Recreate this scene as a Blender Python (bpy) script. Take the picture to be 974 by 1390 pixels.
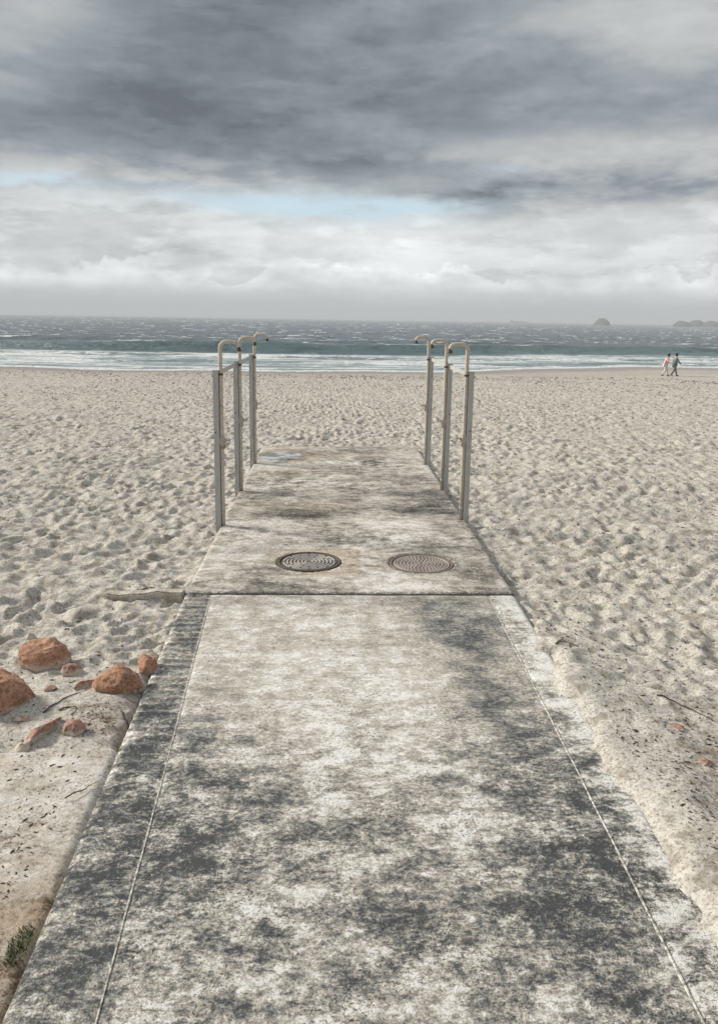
import bpy, bmesh, math, random
import numpy as np
from mathutils import Vector, Matrix, Euler

R = math.radians
scene = bpy.context.scene
col = scene.collection
for o in list(bpy.data.objects):
    bpy.data.objects.remove(o)

# ------------------------------------------------------------------ camera
HC = 2.2
F_PX = 1075.0
roll = R(0.9); pitch = math.atan(217 * math.cos(roll) / F_PX); yaw = R(2.2)
cam_d = bpy.data.cameras.new("camera"); cam = bpy.data.objects.new("camera", cam_d); col.objects.link(cam)
cam.location = (0, 0, HC)
cam.rotation_euler = (Matrix.Rotation(-yaw, 3, 'Z') @ Matrix.Rotation(math.pi/2 - pitch, 3, 'X') @ Matrix.Rotation(roll, 3, 'Z')).to_euler()
cam_d.sensor_fit = 'VERTICAL'; cam_d.sensor_height = 36.0
cam_d.lens = 36.0 * F_PX / 1390.0
cam_d.shift_y = -45.0 / 1390.0
cam_d.clip_start = 0.05; cam_d.clip_end = 30000
scene.camera = cam

# ------------------------------------------------------------------ light
SUN_EL = R(30); SUN_AZ = R(-68)          # azimuth from +Y (towards the sea), negative = left
world = bpy.data.worlds.new("World"); scene.world = world; world.use_nodes = True
sd = bpy.data.lights.new("sun", 'SUN'); sd.energy = 2.0; sd.angle = R(12); sd.color = (1.0, 0.94, 0.84)
sun = bpy.data.objects.new("sun", sd); col.objects.link(sun)
sdir = Vector((math.sin(SUN_AZ) * math.cos(SUN_EL), math.cos(SUN_AZ) * math.cos(SUN_EL), math.sin(SUN_EL)))
sun.rotation_euler = sdir.to_track_quat('Z', 'Y').to_euler()
sun.location = sdir * 60
scene.view_settings.view_transform = 'Standard'
scene.view_settings.look = 'None'
scene.view_settings.gamma = 1
scene.view_settings.exposure = 1.28
scene.render.engine = 'CYCLES'


class NT:
    """small wrapper that writes node maths as expressions"""
    def __init__(s, tree): s.t = tree; s.n = tree.nodes; s.l = tree.links
    def put(s, sock, v):
        if v is None: return
        if isinstance(v, bpy.types.NodeSocket): s.l.new(v, sock)
        else: sock.default_value = v
    def m(s, op, a, b=None, c=None, clamp=False):
        n = s.n.new('ShaderNodeMath'); n.operation = op; n.use_clamp = clamp
        s.put(n.inputs[0], a); s.put(n.inputs[1], b)
        if c is not None: s.put(n.inputs[2], c)
        return n.outputs[0]
    def add(s, a, b): return s.m('ADD', a, b)
    def sub(s, a, b): return s.m('SUBTRACT', a, b)
    def mul(s, a, b): return s.m('MULTIPLY', a, b)
    def step(s, v, lo, hi, a=0.0, b=1.0, kind='SMOOTHSTEP'):
        n = s.n.new('ShaderNodeMapRange'); n.interpolation_type = kind; n.clamp = True
        s.put(n.inputs['Value'], v); n.inputs['From Min'].default_value = lo; n.inputs['From Max'].default_value = hi
        n.inputs['To Min'].default_value = a; n.inputs['To Max'].default_value = b
        return n.outputs[0]
    def mix(s, f, a, b, blend='MIX'):
        n = s.n.new('ShaderNodeMix'); n.data_type = 'RGBA'; n.blend_type = blend
        s.put(n.inputs[0], f)
        for k, v in ((6, a), (7, b)):
            if isinstance(v, tuple) and len(v) == 3: v = v + (1,)
            s.put(n.inputs[k], v)
        return n.outputs[2]
    def noise(s, vec, scale, detail=5, rough=0.55, dist=0.0, dim='3D', out=0):
        n = s.n.new('ShaderNodeTexNoise'); n.noise_dimensions = dim
        if vec is not None: s.l.new(vec, n.inputs['Vector'])
        n.inputs['Scale'].default_value = scale; n.inputs['Detail'].default_value = detail
        n.inputs['Roughness'].default_value = rough; n.inputs['Distortion'].default_value = dist
        return n.outputs[out]
    def voro(s, vec, scale, feature='F1', rand=1.0):
        n = s.n.new('ShaderNodeTexVoronoi'); n.feature = feature
        s.l.new(vec, n.inputs['Vector']); n.inputs['Scale'].default_value = scale; n.inputs['Randomness'].default_value = rand
        return n.outputs['Distance']
    def mapping(s, vec, scale=(1, 1, 1), loc=(0, 0, 0)):
        n = s.n.new('ShaderNodeMapping'); s.l.new(vec, n.inputs[0])
        n.inputs['Scale'].default_value = scale; n.inputs['Location'].default_value = loc
        return n.outputs[0]
    def comb(s, x, y, z=0.0):
        n = s.n.new('ShaderNodeCombineXYZ'); s.put(n.inputs[0], x); s.put(n.inputs[1], y); s.put(n.inputs[2], z)
        return n.outputs[0]
    def attr(s, name):
        n = s.n.new('ShaderNodeAttribute'); n.attribute_name = name
        return n.outputs['Fac']
    def bump(s, h, strength=0.5, dist=0.01, normal=None):
        n = s.n.new('ShaderNodeBump'); s.put(n.inputs['Height'], h)
        n.inputs['Strength'].default_value = strength; n.inputs['Distance'].default_value = dist
        if normal is not None: s.l.new(normal, n.inputs['Normal'])
        return n.outputs[0]


# ------------------------------------------------------------------ sky (world): Nishita behind broken overcast
w = NT(world.node_tree); w.n.clear()
tc = w.n.new('ShaderNodeTexCoord'); dirv = tc.outputs['Generated']
sep = w.n.new('ShaderNodeSeparateXYZ'); w.l.new(dirv, sep.inputs[0])
dx, dy, dz = sep.outputs
sky = w.n.new('ShaderNodeTexSky'); sky.sky_type = 'NISHITA'; sky.sun_disc = False
sky.sun_elevation = SUN_EL; sky.sun_rotation = SUN_AZ
az = w.m('ARCTAN2', dx, dy)
hor = w.m('SQRT', w.add(w.mul(dx, dx), w.mul(dy, dy)))
el = w.m('DIVIDE', dz, w.m('MAXIMUM', hor, 0.001))
elc = w.m('MAXIMUM', el, 0.0)
den = w.add(w.m('MAXIMUM', dz, 0.0), 0.09)
cp = w.comb(w.m('DIVIDE', dx, den), w.m('DIVIDE', dy, den), 0.0)
n1 = w.noise(w.mapping(cp, (1, 1, 1), (3.1, 7.7, 0)), 0.62, 7, 0.55, 0.3)
n2 = w.noise(w.mapping(cp, (1, 1, 1), (11.3, 2.2, 0)), 1.9, 7, 0.6, 0.2)
ap = w.comb(w.mul(az, 1.0), w.mul(elc, 2.6), 0.0)
n3 = w.noise(w.mapping(ap, (1, 1, 1), (5.2, 1.4, 0)), 9.0, 8, 0.58, 0.15)      # lumpy detail
n4 = w.noise(w.mapping(ap, (1, 1, 1), (0.7, 9.4, 0)), 3.0, 6, 0.5, 0.3)
azw = w.add(az, w.mul(w.sub(n3, 0.5), 0.12)); azw = w.add(azw, w.mul(w.sub(n4, 0.5), 0.10))
elw = w.add(el, w.mul(w.sub(n3, 0.5), 0.035)); elw = w.add(elw, w.mul(w.sub(n4, 0.5), 0.07))

def blob(u0, e0, su, se, amp, p=1.0):
    a = w.m('DIVIDE', w.sub(azw, u0), su); b = w.m('DIVIDE', w.sub(elw, e0), se)
    d = w.add(w.mul(a, a), w.mul(b, b))
    return w.mul(w.m('EXPONENT', w.mul(d, -p)), amp)

# brightness field (linear radiance before the 0.1 strength)
field = w.step(elw, 0.125, 0.185, 5.6, 2.4)                    # dark deck above, pale band under it
for b in ((-0.20, 0.225, 0.26, 0.05, -0.85), (0.02, 0.185, 0.10, 0.03, -0.35), (-0.04, 0.30, 0.20, 0.06, -0.35),
          (0.33, 0.142, 0.20, 0.017, -2.3), (0.18, 0.150, 0.06, 0.009, -1.6), (0.24, 0.128, 0.08, 0.012, -1.4), (0.20, 0.055, 0.07, 0.02, -0.9),
          (-0.35, 0.31, 0.09, 0.10, 1.6), (0.40, 0.33, 0.14, 0.05, 1.9), (0.20, 0.192, 0.12, 0.022, 1.5), (0.42, 0.190, 0.14, 0.025, 1.9),
          (0.10, 0.07, 0.14, 0.03, 1.3), (0.04, 0.095, 0.10, 0.012, 1.4), (-0.34, 0.165, 0.08, 0.02, 1.0), (0.05, 0.115, 0.22, 0.012, 0.9),
          (-0.25, 0.14, 0.06, 0.012, -1.0), (-0.38, 0.125, 0.10, 0.012, -1.2), (-0.20, 0.075, 0.13, 0.013, -0.5)):
    field = w.add(field, blob(*b))
amp = w.step(el, 0.0, 0.07, 0.35, 1.0)
tex = w.add(w.mul(w.sub(n1, 0.5), 2.6), w.add(w.mul(w.sub(n2, 0.5), 2.2), w.mul(w.sub(n3, 0.5), 2.4)))
n5 = w.noise(w.mapping(ap, (1, 1.25, 1), (2.2, 6.4, 0)), 7.0, 12, 0.62, 0.1)
n6 = w.noise(w.mapping(ap, (1, 1.1, 1), (8.2, 0.4, 0)), 22.0, 10, 0.65, 0.0)
crisp = w.add(w.mul(w.step(n5, 0.46, 0.58), 0.75), w.add(w.mul(w.sub(n6, 0.5), 1.6), -0.35))
tex = w.add(w.mul(tex, 0.9), w.mul(crisp, w.step(el, 0.13, 0.22, 1.5, 0.45)))
field = w.add(field, w.mul(tex, amp))
# small cumulus heads over the horizon
cum = w.noise(w.comb(w.mul(az, 13.0), w.mul(elc, 16.0), 4.0), 1.0, 10, 0.60, 0.0)
cumt = w.add(w.step(elw, 0.03, 0.105, 1.0, 0.0, 'LINEAR'), w.mul(w.sub(cum, 0.5), 1.7))
cumm = w.mul(w.step(cumt, 0.50, 0.58), w.step(el, 0.022, 0.045))
cumb = w.step(w.noise(w.comb(w.mul(az, 13.0), w.add(w.mul(elc, 16.0), 0.22), 4.0), 1.0, 6, 0.55, 0.0), 0.35, 0.65)
field = w.add(field, w.mul(cumm, w.sub(1.9, w.mul(cumb, 1.9))))
field = w.m('MAXIMUM', field, 1.15)
# bluish where dark, warmer-white where bright
tone = w.mix(w.step(field, 1.5, 4.5), (0.87, 0.995, 1.11), (0.975, 1.0, 0.995))
fc = w.comb(field, field, field)
cloud = w.mix(1.0, tone, fc, 'MULTIPLY'); cloud = w.mix(1.0, cloud, (1.06, 1.07, 1.08), 'MULTIPLY')
# high part of the dome, out of the frame: an even bright overcast that lights the beach
up = w.step(dz, 0.42, 0.75)
cloud = w.mix(up, cloud, (4.6, 4.7, 4.9))
# horizon murk
cloud = w.mix(w.step(el, 0.0, 0.045, 0.85, 0.0), cloud, (3.35, 3.6, 3.7))
# gaps of blue
gap = w.m('MINIMUM', w.add(blob(-0.05, 0.130, 0.17, 0.015, 1.0), w.add(blob(0.08, 0.137, 0.08, 0.010, 0.8), w.add(blob(-0.34, 0.145, 0.07, 0.007, 0.7), blob(0.19, 0.17, 0.04, 0.008, 0.35)))), 1.0)
gap = w.mul(gap, w.step(n2, 0.28, 0.50))
blue = w.mix(0.7, sky.outputs[0], (5.4, 7.0, 8.0))
final = w.mix(w.mul(gap, 0.9), cloud, blue)
bg = w.n.new('ShaderNodeBackground'); w.l.new(final, bg.inputs[0]); bg.inputs[1].default_value = 0.05
out = w.n.new('ShaderNodeOutputWorld'); w.l.new(bg.outputs[0], out.inputs[0])

# ------------------------------------------------------------------ numpy noise
rng = np.random.RandomState(7)
_perm = rng.permutation(4096)
_g = rng.rand(4096) * 2 * np.pi
_gx, _gy = np.cos(_g), np.sin(_g)
_r1, _r2, _r3, _r4 = rng.rand(4096), rng.rand(4096), rng.rand(4096), rng.rand(4096)
def _h(ix, iy): return _perm[(_perm[ix & 4095] + iy) & 4095]
def perlin(x, y):
    ix = np.floor(x).astype(np.int64); iy = np.floor(y).astype(np.int64)
    fx, fy = x - ix, y - iy
    u = fx*fx*fx*(fx*(fx*6-15)+10); v = fy*fy*fy*(fy*(fy*6-15)+10)
    def g(a, b):
        h = _h(ix+a, iy+b); return _gx[h]*(fx-a) + _gy[h]*(fy-b)
    return ((g(0,0)*(1-u)+g(1,0)*u)*(1-v) + (g(0,1)*(1-u)+g(1,1)*u)*v) * 1.4
def fbm(x, y, o=4, gain=0.5):
    s = 0; a = 1; t = 0
    for k in range(o):
        s = s + a*perlin(x*2**k+17.3*k, y*2**k-9.1*k); t += a; a *= gain
    return s/t
def sstep(v, a, b):
    t = np.clip((v-a)/(b-a), 0, 1); return t*t*(3-2*t)
def pits(x, y, cell, rmin=0.55, rmax=0.95):
    """dimples: depth 0..1 of the deepest footprint-like hollow over each point"""
    X, Y = x/cell, y/cell
    ix = np.floor(X).astype(np.int64); iy = np.floor(Y).astype(np.int64)
    res = np.zeros_like(X); rim = np.zeros_like(X)
    for a in (-1, 0, 1):
        for b in (-1, 0, 1):
            h = _h(ix+a, iy+b)
            cx = ix+a+0.1+0.8*_r1[h]; cy = iy+b+0.1+0.8*_r2[h]
            th = _r3[h]*np.pi; c, s = np.cos(th), np.sin(th)
            ex = (X-cx)*c+(Y-cy)*s; ey = -(X-cx)*s+(Y-cy)*c
            rad = rmin+(rmax-rmin)*_r4[h]
            d = np.sqrt((ex/(rad*1.35))**2+(ey/(rad*0.8))**2)
            res = np.maximum(res, np.clip(1-d*d, 0, 1)*(0.5+0.5*_r2[h]))
            rim = np.maximum(rim, np.exp(-((d-1.12)/0.16)**2)*(0.3+0.7*_r1[h]))
    return res, rim

# ------------------------------------------------------------------ mesh helpers
def tag(o, label=None, cat=None, group=None, kind=None):
    if label: o['label'] = label
    if cat: o['category'] = cat
    if group: o['group'] = group
    if kind: o['kind'] = kind
    return o
def link(name, me, mat, parent=None, smooth=False):
    o = bpy.data.objects.new(name, me); col.objects.link(o)
    if mat is not None: me.materials.append(mat)
    if parent is not None: o.parent = parent
    if smooth: me.polygons.foreach_set('use_smooth', [True]*len(me.polygons))
    return o
def obj(name, bm, mat, parent=None, smooth=False):
    me = bpy.data.meshes.new(name); bm.normal_update(); bm.to_mesh(me); bm.free()
    return link(name, me, mat, parent, smooth)
def empty(name, loc, rz=0.0):
    o = bpy.data.objects.new(name, None); col.objects.link(o); o.location = loc; o.rotation_euler = (0, 0, rz)
    o.empty_display_size = 0.2
    return o
def grid(name, xs, ys, Z, mat, attrs=None, xmap=None):
    nx, ny = len(xs), len(ys)
    X, Y = np.meshgrid(xs, ys)
    if xmap is not None: X, Y = xmap
    co = np.stack([X.ravel(), Y.ravel(), Z.ravel()], 1).astype(np.float32)
    i = np.arange(nx-1)[None, :]+np.arange(ny-1)[:, None]*nx
    f = np.stack([i, i+1, i+1+nx, i+nx], -1).reshape(-1, 4).astype(np.int32)
    me = bpy.data.meshes.new(name)
    me.vertices.add(len(co)); me.vertices.foreach_set('co', co.ravel())
    me.loops.add(f.size); me.loops.foreach_set('vertex_index', f.ravel())
    me.polygons.add(len(f)); me.polygons.foreach_set('loop_start', np.arange(0, f.size, 4, dtype=np.int32))
    me.polygons.foreach_set('loop_total', np.full(len(f), 4, np.int32))
    me.polygons.foreach_set('use_smooth', np.ones(len(f), bool))
    me.update(calc_edges=True)
    for k, v in (attrs or {}).items():
        a = me.attributes.new(k, 'FLOAT', 'POINT'); a.data.foreach_set('value', v.ravel().astype(np.float32))
    return link(name, me, mat)
def box(bm, x0, x1, y0, y1, z0, z1, bev=0.0):
    r = bmesh.ops.create_cube(bm, size=1.0)
    for v in r['verts']:
        v.co = Vector(((x0+x1)/2+v.co.x*(x1-x0), (y0+y1)/2+v.co.y*(y1-y0), (z0+z1)/2+v.co.z*(z1-z0)))
    if bev > 0:
        es = list({e for v in r['verts'] for e in v.link_edges})
        bmesh.ops.bevel(bm, geom=es, offset=bev, segments=2, affect='EDGES')
def tube(bm, pts, rad, seg=12, caps=True):
    pts = [Vector(p) for p in pts]
    if not isinstance(rad, (list, tuple)): rad = [rad]*len(pts)
    rings = []; up = None
    for i, p in enumerate(pts):
        t = (pts[min(i+1, len(pts)-1)]-pts[max(i-1, 0)]).normalized()
        if up is None: up = t.orthogonal().normalized()
        up = (up-t*up.dot(t)).normalized(); side = t.cross(up)
        rings.append([bm.verts.new(p+(up*math.cos(2*math.pi*k/seg)+side*math.sin(2*math.pi*k/seg))*rad[i]) for k in range(seg)])
    for a, b in zip(rings, rings[1:]):
        for k in range(seg): bm.faces.new((a[k], a[(k+1) % seg], b[(k+1) % seg], b[k]))
    if caps: bm.faces.new(rings[0][::-1]); bm.faces.new(rings[-1])
def lathe(bm, prof, seg=32, mtx=None):
    rings = []
    for r, z in prof:
        rings.append([bm.verts.new((r*math.cos(2*math.pi*k/seg), r*math.sin(2*math.pi*k/seg), z)) for k in range(seg)])
    for a, b in zip(rings, rings[1:]):
        for k in range(seg): bm.faces.new((a[k], a[(k+1) % seg], b[(k+1) % seg], b[k]))
    vs = [v for r_ in rings for v in r_]
    if mtx is not None: bmesh.ops.transform(bm, matrix=mtx, verts=vs)

# ------------------------------------------------------------------ materials
def new_mat(name):
    m = bpy.data.materials.new(name); m.use_nodes = True
    t = NT(m.node_tree); p = t.n['Principled BSDF']
    g = t.n.new('ShaderNodeNewGeometry')
    return m, t, p, g.outputs['Position']
def objcoord(t):
    return t.n.new('ShaderNodeTexCoord').outputs['Object']

# sand
m_sand, t, p, P = new_mat('sand')
c = t.mix(t.noise(P, 1.3, 4), (0.50, 0.475, 0.42), (0.70, 0.68, 0.625))
c = t.mix(t.step(t.noise(P, 26, 4, 0.65), 0.44, 0.70, 0.0, 0.6), c, (0.34, 0.30, 0.235))
c = t.mix(t.step(t.noise(P, 60, 4, 0.7), 0.49, 0.62, 0.0, 0.75), c, (0.17, 0.145, 0.11))
c = t.mix(t.step(t.noise(t.mapping(P, (1, 0.8, 1)), 7.5, 5, 0.62), 0.52, 0.62, 0.0, 0.6), c, (0.21, 0.18, 0.135))  # dark specks painted for debris and footprint shade together
c = t.mix(t.step(t.noise(P, 210, 3, 0.7), 0.60, 0.70, 0.0, 0.85), c, (0.07, 0.055, 0.04))
brn = t.m('MULTIPLY', t.attr('brown'), t.step(t.noise(t.mapping(P, (1, 1.6, 1)), 9, 7, 0.7, 0.6), 0.42, 0.62))
c = t.mix(t.mul(t.attr('brown'), 0.35), c, (0.38, 0.30, 0.235)); c = t.mix(brn, c, (0.16, 0.105, 0.075))
c = t.mix(t.attr('red'), c, (0.40, 0.20, 0.15))
c = t.mix(t.mul(t.attr('wet'), 0.62), c, (0.17, 0.14, 0.105))
t.l.new(c, p.inputs['Base Color'])
t.l.new(t.step(t.attr('wet'), 0, 1, 0.95, 0.35, 'LINEAR'), p.inputs['Roughness'])
h = t.add(t.mul(t.noise(P, 24, 4, 0.55), 1.0), t.mul(t.noise(P, 150, 3, 0.7), 0.25))
t.l.new(t.bump(h, 0.8, 0.016), p.inputs['Normal'])

# concrete, driven by stain masks that are baked into the slabs as attributes
def concrete_mat(name, stops, dens, grime):
    m, t, p, P = new_mat(name)
    Q = t.mapping(P, (1.0, 1.45, 1.0))
    big = t.noise(P, 2.3, 5, 0.6, 0.2)
    n = t.sub(t.noise(Q, 8.0, 13, 0.72, 0.1), 0.5)
    nf = t.add(t.sub(t.noise(t.mapping(P, (1, 1.3, 1), (3, 8, 1)), 34, 8, 0.74), 0.5), t.mul(t.sub(t.noise(P, 120, 3, 0.7), 0.5), 0.5))
    white, dark = t.attr('white'), t.attr('dark')
    contrast = t.add(t.mul(white, 2.0), 0.85)
    patch = t.sub(t.noise(t.mapping(P, (1, 1.2, 1), (7, 2, 0)), 3.2, 6, 0.62), 0.5)
    tone = t.add(t.mul(n, contrast), t.add(t.mul(nf, t.add(t.mul(white, 1.4), t.add(t.mul(t.m('MAXIMUM', dark, 0.0), 0.9), 0.75))), t.mul(patch, t.add(t.mul(white, 1.3), t.add(t.mul(t.m('MAXIMUM', dark, 0.0), 0.8), 0.4)))))
    tone = t.sub(t.add(tone, 0.68), t.mul(t.m('MINIMUM', dark, 1.1), 0.36))
    r = t.n.new('ShaderNodeValToRGB'); t.l.new(tone, r.inputs[0])
    els = r.color_ramp.elements
    while len(els) < len(stops): els.new(0.5)
    for e, (pos, cc) in zip(els, stops): e.position = pos; e.color = cc+(1,)
    c = r.outputs[0]
    # brown grime
    bn = t.add(t.attr('brown'), t.mul(t.sub(t.noise(t.mapping(P, (0.8, 1.6, 1), (4, 9, 0)), 4.0, 8, 0.66, 0.5), 0.5), 1.6))
    c = t.mix(t.mul(t.step(bn, 0.2, 0.8), grime), c, t.mix(1.0, c, (0.72, 0.61, 0.50), 'MULTIPLY'))
    # thin pale salt lines here and there
    rn = t.noise(Q, 3.3, 8, 0.62, 0.25)
    ridge = t.step(t.m('ABSOLUTE', t.sub(rn, 0.5)), 0.0, 0.012, 1.0, 0.0)
    gate = t.step(t.noise(P, 4.1, 5, 0.6), 0.50, 0.62)
    c = t.mix(t.mul(t.mul(ridge, gate), 0.5), c, (0.75, 0.73, 0.68))
    # pits and grit
    pit = t.step(t.noise(P, 75, 3, 0.7), 0.575, 0.62, 0.0, 0.95)
    pg = t.mul(pit, t.step(t.noise(P, 3.6, 4, 0.6), 0.40, 0.60, 0.25, 1.0))
    pg = t.m('MAXIMUM', t.mul(pg, dens), t.mul(t.attr('grit'), t.step(t.noise(P, 50, 3, 0.7), 0.46, 0.51)))
    c = t.mix(pg, c, (0.040, 0.033, 0.026))
    t.l.new(c, p.inputs['Base Color'])
    t.l.new(t.step(big, 0.3, 0.7, 0.75, 0.92), p.inputs['Roughness'])
    h = t.add(t.mul(tone, 0.5), t.add(t.mul(t.noise(P, 130, 4, 0.7), 0.5), t.mul(pg, -0.6)))
    t.l.new(t.bump(h, 0.9, 0.010), p.inputs['Normal'])
    return m
m_path = concrete_mat('path_concrete', [(0.0, (0.06, 0.064, 0.066)), (0.24, (0.15, 0.155, 0.153)), (0.45, (0.30, 0.288, 0.26)), (0.60, (0.47, 0.425, 0.355)), (0.80, (0.64, 0.615, 0.56)), (0.93, (0.84, 0.83, 0.80))], 0.9, 0.7)
m_far = concrete_mat('platform_concrete', [(0.0, (0.045, 0.042, 0.038)), (0.28, (0.14, 0.13, 0.115)), (0.48, (0.30, 0.275, 0.235)), (0.64, (0.48, 0.44, 0.37)), (0.80, (0.62, 0.58, 0.52)), (1.0, (0.80, 0.78, 0.75))], 1.0, 0.8)
m_line, t, p, P = new_mat('pale_joint_filler')
t.l.new(t.mix(t.step(t.noise(P, 40, 5, 0.7), 0.42, 0.58), (0.22, 0.21, 0.19), (0.66, 0.63, 0.57)), p.inputs['Base Color']); p.inputs['Roughness'].default_value = 0.9
m_side, t, p, P = new_mat('slab_side_concrete')
t.l.new(t.mix(t.noise(P, 20, 6, 0.7), (0.12, 0.10, 0.08), (0.34, 0.30, 0.25)), p.inputs['Base Color']); p.inputs['Roughness'].default_value = 0.95
m_beam, t, p, P = new_mat('beam_concrete')
c = t.mix(t.step(t.noise(P, 22, 6, 0.7), 0.35, 0.62), (0.30, 0.26, 0.21), (0.55, 0.51, 0.44))
t.l.new(c, p.inputs['Base Color']); p.inputs['Roughness'].default_value = 0.95
t.l.new(t.bump(t.noise(P, 80, 4, 0.7), 0.6, 0.006), p.inputs['Normal'])

# water
m_sea, t, p, P = new_mat('sea_water')
foam = t.attr('foam')
fn = t.add(foam, t.mul(t.sub(t.noise(t.mapping(P, (0.5, 1.0, 1)), 1.6, 6, 0.68, 0.6), 0.5), 0.9))
fm = t.mul(t.step(fn, 0.38, 0.62), t.step(foam, 0.02, 0.15))
wc = t.mix(t.attr('teal'), (0.040, 0.062, 0.085), (0.085, 0.150, 0.150))
wc = t.mix(t.attr('milk'), wc, (0.36, 0.44, 0.445))
wc = t.mix(fm, wc, (0.68, 0.71, 0.715))
t.l.new(wc, p.inputs['Base Color'])
t.l.new(t.step(fm, 0, 1, 0.22, 0.8, 'LINEAR'), p.inputs['Roughness'])
p.inputs['IOR'].default_value = 1.333
h = t.add(t.noise(t.mapping(P, (0.6, 1, 1)), 0.45, 6, 0.62), t.mul(t.noise(t.mapping(P, (0.7, 1, 1)), 2.5, 4, 0.6), 0.3))
t.l.new(t.bump(h, 0.9, 1.3), p.inputs['Normal'])

# galvanised steel
m_steel, t, p, P = new_mat('weathered_galvanised_steel')
c = t.mix(t.noise(P, 14, 5, 0.6), (0.36, 0.37, 0.355), (0.54, 0.54, 0.51))
c = t.mix(t.step(t.noise(t.mapping(P, (1, 1, 0.18)), 30, 6, 0.7), 0.52, 0.70, 0, 0.7), c, (0.22, 0.18, 0.135))
c = t.mix(t.step(t.noise(P, 60, 5, 0.7), 0.60, 0.68, 0, 0.85), c, (0.42, 0.41, 0.38))
t.l.new(c, p.inputs['Base Color']); p.inputs['Metallic'].default_value = 0.1; p.inputs['Roughness'].default_value = 0.62
t.l.new(t.bump(t.noise(P, 70, 4, 0.7), 0.35, 0.003), p.inputs['Normal'])
# the water pipes: dull paint, stained by salt and rust
m_pipe, t, p, P = new_mat('stained_beige_pipe')
c = t.mix(t.noise(P, 18, 5, 0.6), (0.46, 0.40, 0.33), (0.64, 0.585, 0.505))
c = t.mix(t.step(t.noise(P, 38, 6, 0.72, 0.4), 0.52, 0.66, 0, 0.75), c, (0.18, 0.12, 0.075))
c = t.mix(t.step(t.noise(P, 55, 5, 0.7), 0.60, 0.66, 0, 0.8), c, (0.55, 0.52, 0.47))
t.l.new(c, p.inputs['Base Color']); p.inputs['Roughness'].default_value = 0.6
t.l.new(t.bump(t.noise(P, 90, 4, 0.7), 0.5, 0.003), p.inputs['Normal'])
m_valve, t, p, P = new_mat('pale_corroded_valve')
c = t.mix(t.noise(P, 25, 5, 0.6), (0.36, 0.31, 0.27), (0.52, 0.47, 0.42))
c = t.mix(t.step(t.noise(P, 30, 5, 0.7), 0.54, 0.66, 0, 0.8), c, (0.28, 0.17, 0.09))
t.l.new(c, p.inputs['Base Color']); p.inputs['Roughness'].default_value = 0.6
m_rust, t, p, P = new_mat('orange_rusted_brass')
t.l.new(t.mix(t.noise(P, 60, 5), (0.32, 0.16, 0.06), (0.46, 0.27, 0.12)), p.inputs['Base Color']); p.inputs['Roughness'].default_value = 0.7
m_bolt, t, p, P = new_mat('dark_rusted_bolt')
t.l.new(t.mix(t.noise(P, 60, 5), (0.035, 0.028, 0.022), (0.10, 0.07, 0.05)), p.inputs['Base Color']); p.inputs['Roughness'].default_value = 0.7
m_chrome, t, p, P = new_mat('tarnished_chrome')
t.l.new(t.mix(t.noise(P, 60, 5), (0.25, 0.24, 0.23), (0.5, 0.5, 0.5)), p.inputs['Base Color']); p.inputs['Roughness'].default_value = 0.35; p.inputs['Metallic'].default_value = 0.8

def iron(name, a, b, sandy):
    m, t, p, P = new_mat(name)
    c = t.mix(t.noise(P, 30, 6, 0.65), a, b)
    c = t.mix(t.step(t.noise(P, 55, 5, 0.7), 0.5, 0.62, 0, sandy), c, (0.46, 0.42, 0.36))
    t.l.new(c, p.inputs['Base Color']); p.inputs['Roughness'].default_value = 0.75
    t.l.new(t.bump(t.noise(P, 140, 4, 0.7), 0.5, 0.003), p.inputs['Normal'])
    return m
m_iron1 = iron('rusted_cast_iron', (0.05, 0.036, 0.028), (0.11, 0.08, 0.065), 0.15)
m_iron1b = iron('worn_pale_iron', (0.30, 0.28, 0.255), (0.46, 0.43, 0.39), 0.4)
m_iron2b = iron('worn_pinkish_iron', (0.36, 0.315, 0.285), (0.50, 0.45, 0.41), 0.5)
m_iron2 = iron('pinkish_brown_iron', (0.11, 0.08, 0.066), (0.20, 0.15, 0.128), 0.25)

def rock_mat(name, a, b, sandy=0.5):
    m, t, p, P = new_mat(name)
    c = t.mix(t.noise(P, 9, 7, 0.65, 0.4), a, b)
    c = t.mix(t.step(t.noise(P, 13, 8, 0.7, 0.5), 0.48, 0.66, 0, 0.7), c, (a[0]*0.55, a[1]*0.6, a[2]*0.75))
    c = t.mix(t.step(t.noise(P, 60, 5, 0.7), 0.48, 0.58, 0, 0.7), c, tuple(v*0.4 for v in a))
    c = t.mix(t.step(t.noise(P, 85, 5, 0.7), 0.58, 0.66, 0, 0.6), c, (0.50, 0.42, 0.35))
    ge = t.n.new('ShaderNodeNewGeometry')
    sp = t.n.new('ShaderNodeSeparateXYZ'); t.l.new(P, sp.inputs[0])
    low = t.add(t.step(sp.outputs[2], -0.04, 0.08, 1.0, 0.0, 'LINEAR'), t.mul(t.sub(t.noise(P, 22, 6, 0.7), 0.5), 1.1))
    c = t.mix(t.step(low, 0.55, 0.75, 0, min(1.0, sandy+0.3)), c, (0.56, 0.50, 0.42))
    t.l.new(c, p.inputs['Base Color']); p.inputs['Roughness'].default_value = 0.85
    t.l.new(t.bump(t.add(t.noise(P, 30, 6, 0.7), t.mul(t.noise(P, 140, 3, 0.7), 0.35)), 0.8, 0.012), p.inputs['Normal'])
    return m
m_rock = rock_mat('orange_sandstone', (0.42, 0.205, 0.12), (0.54, 0.315, 0.20))
m_rock2 = rock_mat('pinkish_sandstone', (0.40, 0.21, 0.155), (0.50, 0.31, 0.24), 0.7)
m_isle, t, p, P = new_mat('island_rock')
t.l.new(t.mix(t.noise(P, 0.05, 6), (0.035, 0.033, 0.028), (0.09, 0.085, 0.07)), p.inputs['Base Color']); p.inputs['Roughness'].default_value = 1
m_twig, t, p, P = new_mat('dry_twig')
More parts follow.
